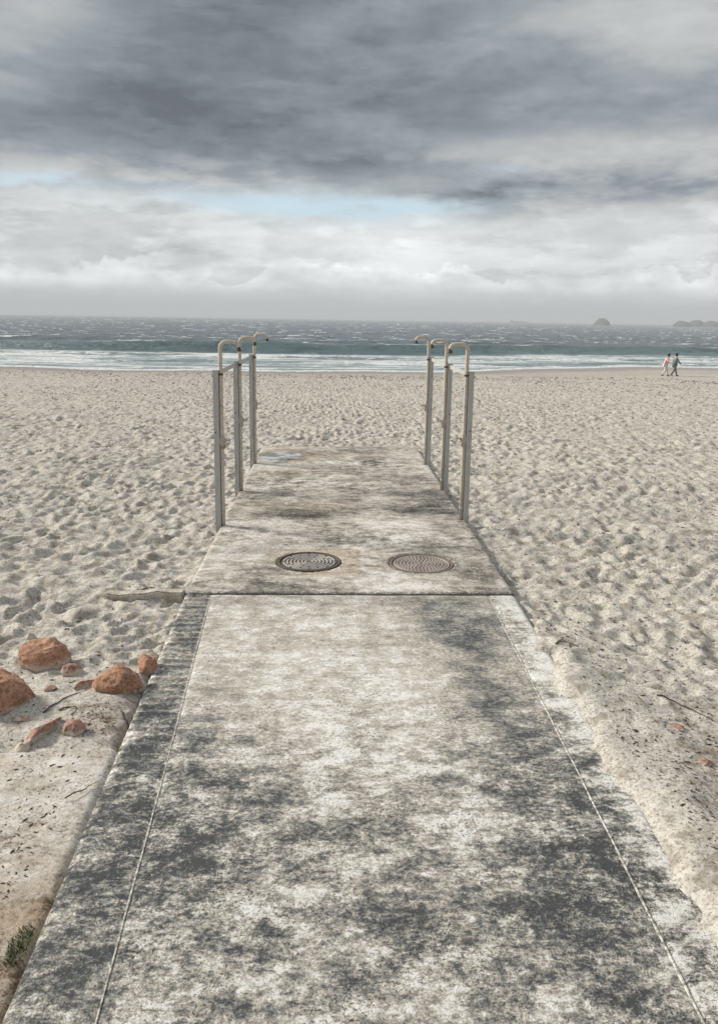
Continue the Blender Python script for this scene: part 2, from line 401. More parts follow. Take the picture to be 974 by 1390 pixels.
t.l.new(t.mix(t.noise(P, 60, 5), (0.035, 0.025, 0.018), (0.13, 0.09, 0.06)), p.inputs['Base Color']); p.inputs['Roughness'].default_value = 0.9
m_grass, t, p, P = new_mat('grass_blades')
t.l.new(t.mix(t.noise(P, 25, 4), (0.045, 0.075, 0.02), (0.12, 0.15, 0.05)), p.inputs['Base Color']); p.inputs['Roughness'].default_value = 0.7
def flat(name, a, rough=0.85):
    m, t, p, P = new_mat(name)
    t.l.new(t.mix(t.noise(P, 12, 5), tuple(v*0.8 for v in a), tuple(min(1, v*1.15) for v in a)), p.inputs['Base Color']); p.inputs['Roughness'].default_value = rough
    return m
m_skin = flat('skin', (0.42, 0.26, 0.19)); m_hair = flat('dark_hair', (0.035, 0.025, 0.02))
m_pink = flat('faded_pink_cloth', (0.78, 0.42, 0.42)); m_grey = flat('dark_grey_green_cloth', (0.17, 0.20, 0.19))
m_pale = flat('pale_trousers_cloth', (0.62, 0.60, 0.57)); m_dark = flat('charcoal_cloth', (0.16, 0.165, 0.17)); m_shoe = flat('shoe', (0.08, 0.07, 0.06))
m_ship = flat('ship_paint', (0.05, 0.055, 0.06)); m_shipw = flat('ship_pale_paint', (0.3, 0.3, 0.3))

# ------------------------------------------------------------------ SAND (one sheet, out past the waterline)
SEA_Z = -2.5
XL, XR, Y0, YS, YE = -1.15, 1.525, -3.0, 6.13, 13.65       # slab outline: left, right, seam, far end
def spread(step, k, lim, far):
    v = [0.0]
    while v[-1] < lim: v.append(v[-1]+step*(1+abs(v[-1])/k))
    while v[-1] < far: v.append(v[-1]*1.35)
    return np.array(v)
xa = spread(0.021, 7.5, 42, 7000)
xs = np.concatenate([-xa[:0:-1], xa])
ys = [-400, -150, -60, -25, -10, -5, -3, -1, 0, 0.8, 1.3, 1.7]
while ys[-1] < 92: ys.append(ys[-1]+max(0.016, 0.0037*ys[-1]))
ys += [96, 102, 112, 130, 160]
ys = np.array(ys, float)
SX, SY = np.meshgrid(xs, ys)
def shore_y(x): return 71.5+16*sstep(x, 4, 34)+1.2*np.sin(x*0.13+1)+0.6*np.sin(x*0.41)+3*sstep(-x, 10, 40)
def beach(x, y):
    yw = shore_y(x)
    z = -1.9*np.clip((y-12)/45, 0, 1)**1.25
    z = np.where(y > 57, -1.9-0.6*(y-57)/(yw-57), z)
    return z
Z = beach(SX, SY)
near = 1-sstep(SY, 30, 62)
p1, r1 = pits(SX+0.05*perlin(SX*3, SY*3), SY+0.05*perlin(SX*3+9, SY*3), 0.145)
p2, r2 = pits(SX+0.03*perlin(SX*6, SY*6)+31.7, SY+0.03*perlin(SX*6+5, SY*6)+12.9, 0.34)
p3, r3 = pits(SX*0.8+71.7, SY+52.9, 0.75)
wave = fbm(SX*0.55, SY*0.55, 4)
# how much the sand is trodden: less on the drift by the rocks and on the blown sand at lower right
calm = np.maximum(sstep(SX, 1.35, 1.75)*sstep(-SY+0.35*SX, -3.7, -3.2)*1.0, sstep(-SX, 1.1, 1.3)*sstep(-SY, -4.95, -4.55))
tread = (1-0.8*np.clip(calm, 0, 1))*(1-0.85*np.exp(-((SX-XR)/0.35)**2)*(1-sstep(SY, 4.3, 5.6)))
p4, r4 = pits(SX+3.3, SY+8.8, 0.095)
H = -0.018*p4*(1-sstep(SY, 9, 16))+(-0.070*p1*(0.6+0.9*np.clip(0.5+fbm(SX*0.8+5, SY*0.8, 3), 0, 1))-0.020*p2-0.05*p3*sstep(SY, 8, 18))+0.045
Z = Z+H*tread*(1-0.55*sstep(SY, 45, 66))+0.055*wave*(1-sstep(SY, 60, 70))+0.010*fbm(SX*5, SY*5, 3)
# slab surroundings
side = np.maximum(XL-SX, SX-XR); alongside = 1-sstep(SY, YE-0.6, YE+0.3)
Z = Z-0.06*alongside*(1-sstep(side, 0.3, 2.6))
Z = Z+0.02*sstep(SY, YE-0.2, YE+0.3)*(1-sstep(SY, YE+1, YE+4))*(1-sstep(side, 0, 0.5))-0.03*sstep(SY, YE-0.2, YE+0.3)*(1-sstep(SY, YE+1, YE+6))
# blown sand piled against the right edge of the near slab, and a little on the left
pile = np.exp(-((SX-(XR+0.02))/0.42)**2)*(1-sstep(SY, 4.9, 6.0))
Z = Z+pile*(0.088+0.05*fbm(SX*2.1, SY*2.1+4, 4))
Z = Z+np.exp(-((SX-2.1)/0.8)**2-((SY-2.3)/1.4)**2)*0.05
Z = Z+np.exp(-((SX+1.55)/0.6)**2-((SY-4.5)/0.7)**2)*0.05
# the sheet dips under both slabs
edge_wob = 0.035*fbm(SX*3+3, SY*3, 3)*(SY < 5.6)
inside = sstep(np.minimum(np.minimum(SX-XL, XR-SX-edge_wob), YE-SY), 0.02, 0.07)
reach = (0.13+0.30*fbm(SX*1.3, SY*1.3+3, 4)+0.08*fbm(SX*7, SY*7, 3))*(1-sstep(SY, 4.6, 5.4))
inside = np.where(SX > 1.0, sstep(np.minimum(XR-SX-reach+0.14*(SY < 5), YE-SY), 0.0, 0.07+0.30*(1-sstep(SY, 4.6, 5.4))), inside)
Z = np.where(inside > 0, Z*(1-inside)-0.13*inside, Z)
Z = np.where(SY > 90, Z-0.02*(SY-90), Z)
yw = shore_y(SX)
wet = sstep(SY, yw-11, yw-2)+0.55*sstep(SY, yw-24, yw-12)*(0.5+0.5*fbm(SX*0.15, SY*0.3, 3))
brown = np.clip(sstep(SX, 1.6, 2.2)*sstep(-SY, -4.2, -3.4)*0.85+sstep(-SX, 1.0, 1.3)*sstep(-SY, -3.9, -3.0)*0.7
                + np.exp(-((SX+1.25)/0.14)**2-((SY-4.15)/0.16)**2)*0.8+0.15, 0, 1)
red = np.clip(sstep(SX, 1.75, 2.1)*sstep(-SY, -4.1, -3.6)*sstep(SY, 2.9, 3.2)*sstep(fbm(SX*5, SY*7, 4), 0.18, 0.36)*0.7, 0, 1)
sand = grid('sand', xs, ys, Z, m_sand, dict(wet=np.clip(wet, 0, 1), brown=brown, red=red))
tag(sand, kind='structure')
def sand_z(x, y):
    i = min(max(np.searchsorted(xs, x)-1, 0), len(xs)-2); j = min(max(np.searchsorted(ys, y)-1, 0), len(ys)-2)
    a = (x-xs[i])/(xs[i+1]-xs[i]); b = (y-ys[j])/(ys[j+1]-ys[j])
    return float((Z[j, i]*(1-a)+Z[j, i+1]*a)*(1-b)+(Z[j+1, i]*(1-a)+Z[j+1, i+1]*a)*b)

# ------------------------------------------------------------------ SEA
v = np.arange(78, 0.45, -0.2); Ysea = 4.7*1075/v
Ysea = np.concatenate([Ysea])
ua = np.concatenate([np.arange(0, 0.62, 0.00125), 0.62*1.25**np.arange(1, 12)])
us = np.concatenate([-ua[:0:-1], ua])
U, VY = np.meshgrid(us, Ysea)
WX = U*VY; WY = VY
dist = WY
small = fbm(WX*0.16, WY*0.30, 4, 0.6)
chop = fbm(WX*0.055+3, WY*0.11, 4, 0.55)
sh = shore_y(WX)
off = WY-sh                                     # metres beyond the waterline
grow = sstep(off, 6, 60)
def ridge(y0, wob, seed, front, back, h):
    yc = y0+wob*fbm(WX*0.012+seed, WX*0+seed, 3)*4+sstep(WX, 5, 45)*0.5*16
    d = WY-yc
    hh = h*(0.65+0.7*np.clip(0.5+fbm(WX*0.02+seed*3, WX*0+1.5, 3)*1.6, 0, 1))
    return hh*np.where(d < 0, np.exp(-(d/front)**2), np.exp(-(d/back)**2)), d
w1, d1 = ridge(118, 2.5, 1.7, 4.0, 11, 1.05)
w2, d2 = ridge(152, 4, 5.2, 7, 16, 0.65)
w3, d3 = ridge(96, 2.0, 8.9, 2.0, 6, 0.32)
w4, d4 = ridge(86, 1.5, 12.1, 1.5, 5, 0.20)
SZ = SEA_Z+w1+w2+w3+w4+grow*(0.30*small+0.55*chop*sstep(off, 40, 140))*(1+0.5*sstep(dist, 300, 900))+0.03*fbm(WX*0.6, WY*1.1, 3)
# keep a thin lip of water on the sand at the waterline
SZ = np.where(off < 0, SEA_Z+0.015-0.02*np.clip(-off, 0, 10), SZ)
streak = fbm(WX*0.045+7, WY*0.33, 5, 0.6)
streak2 = fbm(WX*0.16, WY*0.7+5, 4, 0.6)
shorefoam = (1-sstep(off, 22, 42))*(0.50+1.5*streak+0.9*streak2)
shorefoam = np.maximum(shorefoam, (1-sstep(np.abs(off-0.8), 0.6, 2.0))*1.0)
shorefoam = np.where((off > 1.5) & (off < 7), shorefoam-0.25, shorefoam)
crest = np.exp(-((d1+0.5)/1.1)**2)*sstep(fbm(WX*0.05+2, WX*0, 3), -0.05, 0.25)*0.75
crest3 = np.exp(-((d3)/2.6)**2)*0.55
small2 = fbm(WX*0.35+3, WY*0.8, 3, 0.6)
far = fbm(WX*0.03+3, WY*0.035, 4, 0.65)
whitecaps = np.maximum(sstep(small+0.5*chop+0.35*small2, 0.20, 0.42), sstep(far+0.4*small, 0.18, 0.40)*sstep(dist, 250, 700)*0.8)*sstep(off, 30, 60)*0.75
fleck = sstep(small2+0.6*streak2, 0.12, 0.4)*(1-sstep(off, 60, 95))*0.55
foam = np.clip(np.maximum(np.maximum(np.maximum(shorefoam, fleck), crest), np.maximum(crest3, whitecaps)), 0, 1)
foam = foam*(1-np.exp(-((d1+4)/3.5)**2)*0.7)
teal = np.clip(np.exp(-((d1+3)/5)**2)*(0.6+1.6*small+1.0*small2)+(1-sstep(off, 25, 70))*0.55+w2*0.5, 0, 1)
sea = grid('sea', us, Ysea, SZ, m_sea, dict(foam=foam, teal=teal, milk=np.clip((1-sstep(off, 16, 40))*(0.6+0.7*fbm(WX*0.08, WY*0.4+3, 4)), 0, 1)), xmap=(WX, WY))
tag(sea, kind='structure')

# ------------------------------------------------------------------ CONCRETE SLABS
def slab(name, y0, y1, step, mat, top, shape):
    """grid top with height + stain masks, closed by side walls"""
    gx = np.linspace(0, 1, int((XR-XL)/step)); gy = np.arange(y0, y1+1e-6, step)
    U_, Y_ = np.meshgrid(gx, gy)
    xl = XL+shape(Y_)[0]; xr = XR+shape(Y_)[1]
    X_ = xl+(xr-xl)*U_
    z, at_ = top(X_, Y_, U_)
    o = grid(name, gx, gy, z, mat, at_, xmap=(X_, Y_))
    # side walls
    nx, ny = len(gx), len(gy)
    ring = [(0, i) for i in range(nx)]+[(j, nx-1) for j in range(1, ny)]+[(ny-1, i) for i in range(nx-2, -1, -1)]+[(j, 0) for j in range(ny-2, 0, -1)]
    bm = bmesh.new(); bm.from_mesh(o.data); bm.verts.ensure_lookup_table()
    low = [bm.verts.new((X_[j, i], Y_[j, i], -0.30)) for j, i in ring]
    bm.verts.ensure_lookup_table()
    hi = [bm.verts[j*nx+i] for j, i in ring]
    n = len(ring); o.data.materials.append(m_side)
    for k in range(n):
        f = bm.faces.new((hi[k], low[k], low[(k+1) % n], hi[(k+1) % n])); f.material_index = 1; f.smooth = False
    bm.to_mesh(o.data); bm.free()
    return o
def G(X_, Y_, x0, y0, sx, sy, a=1.0): return a*np.exp(-((X_-x0)/sx)**2-((Y_-y0)/sy)**2)

def near_top(X_, Y_, U_):
    ll = -0.94+0.055*(6.1-Y_); rl = 1.307-0.022*(6.1-Y_)
    strip = 1-sstep(X_, ll-0.02, ll); rstrip = sstep(X_, rl, rl+0.02)
    ribs = np.sin((Y_+0.03*fbm(X_*4, Y_*4, 3))*2*np.pi/0.088)
    z = 0.008*ribs*strip*sstep(Y_, 3.0, 4.2)*(0.4+0.6*sstep(fbm(X_*3, Y_*3, 3), -0.3, 0.2))
    z = z+0.004*fbm(X_*2.4, Y_*2.4, 5)+0.0018*fbm(X_*14, Y_*14, 3)
    z = z-0.006*np.exp(-((X_-ll)/0.012)**2)-0.006*np.exp(-((X_-rl)/0.012)**2)
    z = z-0.012*(1-sstep(np.minimum(U_, 1-U_), 0, 0.012))
    dark = (strip*(0.85+0.5*ribs)*sstep(Y_, 2.6, 4.2)+strip*0.20
            + G(X_, Y_, 0.98, 5.5, 0.34, 0.55, 1.15)+G(X_, Y_, 0.98, 4.6, 0.22, 0.9, .55)+G(X_, Y_, 1.0, 3.7, 0.26, 0.8, .55)
            + G(X_, Y_, 1.12, 3.0, 0.24, 0.5, .55)+G(X_, Y_, 0.85, 2.6, 0.35, 0.3, .45)
            + G(X_, Y_, -0.55, 3.0, 0.24, 0.35, .75)+G(X_, Y_, -0.42, 3.5, 0.25, 0.3, .55)+G(X_, Y_, -0.70, 3.9, 0.15, 0.5, .4)
            + G(X_, Y_, -0.1, 3.05, 0.35, 0.25, .4)+G(X_, Y_, 0.2, 2.5, 0.8, 0.2, .4)+G(X_, Y_, 0.1, 5.1, 0.35, 0.1, .35)
            + G(X_, Y_, 0.75, 5.9, 0.35, 0.1, .35)-rstrip*0.25+0.25*sstep(-Y_, -3.8, -2.8)-0.05+0.35*sstep(np.abs(X_-0.15), 0.5, 0.95)*sstep(-Y_, -4.6, -3.4))
    dark = dark-G(X_, Y_, 0.15, 4.6, 0.6, 1.0, .25)-0.65*sstep(X_+0.10*fbm(X_*3, Y_*3, 4), XR-0.02*np.clip(6.1-Y_, 0, 5)-0.20, XR-0.02*np.clip(6.1-Y_, 0, 5)-0.02)-0.9*(1-sstep(X_+0.05*fbm(X_*5, Y_*5, 4), XL+0.03*np.clip(6.1-Y_, 0, 5), XL+0.03*np.clip(6.1-Y_, 0, 5)+0.05))*sstep(Y_, 3.0, 3.8)
    white = 0.30+0.65*sstep(-Y_, -4.6, -3.1)+G(X_, Y_, -0.72, 3.2, 0.2, 0.8, .3)+rstrip*0.6+G(X_, Y_, XL+0.03, 4.1, 0.07, 1.0, .5)
    brown = G(X_, Y_, 0.1, 4.3, 0.7, 1.2, .22)+G(X_, Y_, 0.2, 2.9, 0.4, 0.5, .2)
    grit = 0.3*(1-sstep(np.abs(Y_-6.0), 0.05, 0.14))
    return z, dict(dark=dark, white=white, brown=brown, grit=grit)
path = slab('path', 0.4, YS-0.012, 0.0125, m_path, near_top, lambda y: (0.032*np.clip(6.1-y, 0, 5), -0.02*np.clip(6.1-y, 0, 5)))
tag(path, kind='structure')
# pale filled joints that run along both sides of the path
def joint(x_at, mat, jn):
    bm = bmesh.new(); prev = None
    y = 1.0
    while y < 6.1:
        x = x_at(y)+0.002*math.sin(y*2.1)+0.0006*math.sin(y*11); wd = 0.0018+0.0016*abs(math.sin(y*2.3+jn))*(1+0.5*math.sin(y*31))
        a, b = bm.verts.new((x-wd, y, -0.0008)), bm.verts.new((x+wd, y, -0.0008))
        c_, d_ = bm.verts.new((x-wd-.003, y, -0.01)), bm.verts.new((x+wd+.003, y, -0.01))
        if prev:
            pa, pb, pc, pd = prev
            bm.faces.new((pa, pb, b, a)); bm.faces.new((pc, pa, a, c_)); bm.faces.new((pb, pd, d_, b))
        prev = (a, b, c_, d_); y += 0.03
    return obj('joint', bm, mat, path)
joint(lambda y: -0.94+0.055*(6.1-y), m_line, 1)
joint(lambda y: 1.307-0.022*(6.1-y), m_line, 2)

def far_top(X_, Y_, U_):
    z = 0.016+0.005*fbm(X_*1.6, Y_*1.6, 4)+0.002*fbm(X_*12, Y_*12, 3)
    z = z-0.012*(1-sstep(np.minimum(U_, 1-U_), 0, 0.010))
    z = z-0.010*(1-sstep(Y_-YS, 0.0, 0.03))
    # shallow basin of the puddle
    pr = np.sqrt(((X_+0.80)/0.42)**2+((Y_-12.6)/0.62)**2)+0.12*fbm(X_*3, Y_*3, 3)
    z = z-0.010*(1-sstep(pr, 0.6, 1.15))
    # patched square round the left manhole
    sq = (1-sstep(np.abs(X_+0.14), 0.41, 0.425))*(1-sstep(np.abs(Y_-6.98), 0.40, 0.415))
    lids = np.minimum(np.hypot(X_+0.177, Y_-6.98), np.hypot(X_-0.85, Y_-6.935))
    z = z-0.004*sq-0.05*(1-sstep(lids, 0.292, 0.298))
    wv = fbm(X_*0.9, Y_*0.8+3, 4)
    dark = (G(X_, Y_, -0.35, 8.75, 0.7, 0.22, 1.0)+G(X_, Y_, 0.9, 9.0, 0.6, 0.22, .8)+G(X_, Y_, -0.75, 9.6, 0.45, 0.3, .45)+G(X_, Y_, 0.6, 9.9, 0.9, 0.28, .7)+G(X_, Y_, 1.3, 9.0, 0.25, 1.3, .4)
            + G(X_, Y_, 1.1, 10.8, 0.4, 0.5, .35)+G(X_, Y_, 0.0, 11.7, 0.7, 0.25, .2)+G(X_, Y_, 1.2, 8.1, 0.3, 0.12, .4)*1.0+1.3*wv+0.08)
    white = 0.35+G(X_, Y_, -0.4, 10.6, 0.8, 0.5, .5)+G(X_, Y_, 0.6, 11.9, 0.7, 0.7, .6)+G(X_, Y_, 0.6, 7.7, 0.8, 0.25, .7)+G(X_, Y_, 0.35, 6.9, 0.15, 0.3, .5)+G(X_, Y_, -0.9, 8.0, 0.25, 0.5, .5)
    brown = (0.10+0.5*sq+G(X_, Y_, -0.1, 9.0, 1.2, 0.5, .35)+G(X_, Y_, 0.1, 12.9, 1.3, 0.6, .35)+G(X_, Y_, 0.85, 6.94, 0.36, 0.36, .3)+G(X_, Y_, -0.3, 11.2, 0.8, 0.3, .35)
             + (1-sstep(pr, 0.9, 1.35))*0.5+0.5*fbm(X_*0.7+9, Y_*0.9, 3))
    grit = (G(X_, Y_, -0.25, 8.72, 0.38, 0.16, .9)+G(X_, Y_, 1.15, 7.45, 0.5, 0.1, .7)+G(X_, Y_, 1.3, 6.7, 0.16, 0.3, .8)+G(X_, Y_, -0.72, 7.3, 0.3, 0.15, .5)
            + (1-sstep(np.abs(Y_-YS), 0.0, 0.05))*0.8+np.exp(-((np.hypot(X_-0.85, Y_-6.935)-0.32)/0.02)**2)*0.6
            + (np.exp(-((X_-0.29)/0.012)**2)+np.exp(-((X_-0.5)/0.012)**2))*0.5*(np.abs(Y_-6.98) < 0.35))
    return z, dict(dark=dark, white=white, brown=brown, grit=np.clip(grit, 0, 1))
pave = slab('pavement', YS, YE, 0.018, m_far, far_top, lambda y: (0*y, 0*y))
tag(pave, kind='structure')
for vtx in pave.data.vertices:                           # wavering far end
    if vtx.co.y > YE-0.02: vtx.co.y += 0.05*math.sin(vtx.co.x*2.1)+0.03*math.sin(vtx.co.x*7)

# puddle in the shallow basin near the far end
m_pud, t, p, P = new_mat('puddle_water')
t.l.new(t.mix(t.step(t.noise(P, 3.5, 5, 0.6), 0.42, 0.58), (0.17, 0.15, 0.125), (0.55, 0.54, 0.52)), p.inputs['Base Color']); p.inputs['Roughness'].default_value = 0.08; p.inputs['IOR'].default_value = 1.33  # pale patches put the bright sky reflection into the base colour
t.l.new(t.bump(t.noise(P, 12, 3), 0.08, 0.01), p.inputs['Normal'])
bm = bmesh.new(); vs = []
for k in range(72):
    a = 2*math.pi*k/72; r_ = 0.96+0.16*math.sin(2*a+.6)+0.11*math.sin(3*a+1)+0.07*math.sin(5*a+2)+0.05*math.sin(9*a)+0.03*math.sin(17*a+1)
    vs.append(bm.verts.new((max(-0.80+0.40*r_*math.cos(a), XL+0.012), 12.6+0.58*r_*math.sin(a), 0.0125)))
bm.faces.new(vs); bmesh.ops.triangulate(bm, faces=bm.faces[:])
tag(obj('puddle', bm, m_pud), kind='structure')

# low apron slab at the lower left of the path
def apron():
    gx = np.linspace(-2.9, -1.03, 150); gy = np.linspace(0.6, 3.86, 260)
    X_, Y_ = np.meshgrid(gx, gy)
    top_y = 3.86+0.05*fbm(X_*1.5, X_*0+2, 3)-0.10*sstep(-X_, 1.5, 2.2)
    Y_ = 0.6+(Y_-0.6)/(3.86-0.6)*(top_y-0.6)
    U2 = (X_+2.9)/1.87; X_ = -2.9+(XL+0.032*np.clip(6.1-Y_, 0, 5)+0.02+2.9)*U2
    e = np.minimum(top_y-Y_, X_+2.9)
    z = 0.004-0.07*(1-sstep(e, 0.0, 0.10))+0.022*fbm(X_*1.8, Y_*1.8, 4)+0.007*fbm(X_*7, Y_*7, 4)+0.003*fbm(X_*30, Y_*30, 2)-0.03*sstep(-Y_, -3.0, -1.6)-0.03*sstep(U2, 0.97, 1.0)
    brown = 0.05+0.55*sstep(-Y_, -3.15, -2.7)+0.35*G(X_, Y_, -1.65, 3.7, 0.15, 0.25)
    return grid('paving_slab', gx, gy, z, m_apron, dict(dark=-0.05+0.75*sstep(-Y_, -3.45, -2.9)*np.clip(0.35+1.6*fbm(X_*2.5, Y_*3.5, 5), -0.2, 1), white=0.45+0*X_, brown=brown, grit=0*X_), xmap=(X_, Y_))
m_apron = concrete_mat('apron_concrete', [(0.0, (0.10, 0.075, 0.058)), (0.30, (0.24, 0.19, 0.15)), (0.45, (0.44, 0.395, 0.33)), (0.62, (0.56, 0.515, 0.445)), (0.80, (0.64, 0.60, 0.54)), (1.0, (0.76, 0.74, 0.70))], 0.6, 1.0)
apron_o = tag(apron(), kind='structure')
from mathutils.bvhtree import BVHTree
apron_bvh = BVHTree.FromPolygons([v_.co.copy() for v_ in apron_o.data.vertices], [tuple(p_.vertices) for p_ in apron_o.data.polygons])

# buried beam end that sticks out left of the seam
bm = bmesh.new(); box(bm, -1.80, XL-0.012, 6.11, 6.22, -0.20, 0.012, 0.012)
bmesh.ops.subdivide_edges(bm, edges=bm.edges[:], cuts=5, use_grid_fill=True)
for v_ in bm.verts: v_.co.z += 0.012*math.sin(v_.co.x*9+1)+0.006*math.sin(v_.co.x*31); v_.co.y += 0.008*math.sin(v_.co.x*13)
tag(obj('concrete_beam', bm, m_beam, smooth=False), 'narrow pale concrete beam half buried in sand, sticking out left of the path seam', 'beam')

# ------------------------------------------------------------------ MANHOLES
def disc_ring(bm, r0, r1, z0, z1, a0=0, a1=2*math.pi, seg=48, c=(0, 0)):
    n = max(3, int(seg*(a1-a0)/(2*math.pi))); full = abs(a1-a0-2*math.pi) < 1e-4
    cols = []
    for k in range(n+(0 if full else 1)):
        a = a0+(a1-a0)*k/n; ca, sa = math.cos(a), math.sin(a)
        cols.append([bm.verts.new((c[0]+r*ca, c[1]+r*sa, z)) for r, z in ((r0, z0), (r0+.002, z1), (r1-.002, z1), (r1, z0))])
    rng_ = range(len(cols)) if full else range(len(cols)-1)
    for k in rng_:
        A, B = cols[k], cols[(k+1) % len(cols)]
        for q in range(3): bm.faces.new((A[q], A[q+1], B[q+1], B[q]))
    if not full: bm.faces.new(cols[0]); bm.faces.new(cols[-1][::-1])
man1 = empty('manhole_cover', (-0.177, 6.98, 0.0))
tag(man1, 'round iron manhole cover with raised concentric broken rings, set in a darker square patch', 'manhole cover', 'manhole covers in the concrete')
bm = bmesh.new(); lathe(bm, [(0.266, -0.03), (0.266, 0.013), (0.270, 0.019), (0.288, 0.020), (0.2915, 0.010), (0.2915, -0.03)], 72); obj('frame', bm, m_iron1, man1)
bm = bmesh.new(); lathe(bm, [(0.0005, 0.010), (0.258, 0.010), (0.261, 0.004), (0.261, -0.02)], 72); lid = obj('lid', bm, m_iron1, man1)
bm = bmesh.new(); random.seed(4)
for k, r_ in enumerate((0.035, 0.068, 0.101, 0.134, 0.167, 0.200, 0.232)):
    n = (3, 4, 4, 6, 6, 8, 8)[k]; off_ = 0.4*k
    for q in range(n):
        a0 = off_+2*math.pi*q/n+0.06; a1 = off_+2*math.pi*(q+1)/n-0.06
        disc_ring(bm, r_-0.0085, r_+0.0085, 0.0095, 0.017, a0, a1)
obj('raised_rings', bm, m_iron1b, lid)
man2 = empty('manhole_cover', (0.85, 6.935, 0.0))
tag(man2, 'round pinkish brown manhole cover with a cobbled block pattern, flush with the slab', 'manhole cover', 'manhole covers in the concrete')
bm = bmesh.new(); lathe(bm, [(0.268, -0.03), (0.268, 0.012), (0.272, 0.017), (0.288, 0.018), (0.2915, 0.010), (0.2915, -0.03)], 72); obj('frame', bm, m_iron2, man2)
bm = bmesh.new(); lathe(bm, [(0.0005, 0.009), (0.260, 0.009), (0.263, 0.004), (0.263, -0.02)], 72); lid = obj('lid', bm, m_iron2, man2)
bm = bmesh.new()
disc_ring(bm, 0.243, 0.254, 0.0085, 0.015)
for k in range(1, 8):
    ph_ = random.random()*6; r_ = 0.0325*k-0.004; n = max(5, int(2*math.pi*r_/0.034))
    for q in range(n):
        a0 = ph_+2*math.pi*q/n; disc_ring(bm, r_-0.0095, r_+0.0095, 0.0085, 0.0165, a0+0.009/r_, a0+2*math.pi/n-0.009/r_, 72)
obj('raised_blocks', bm, m_iron2b, lid)

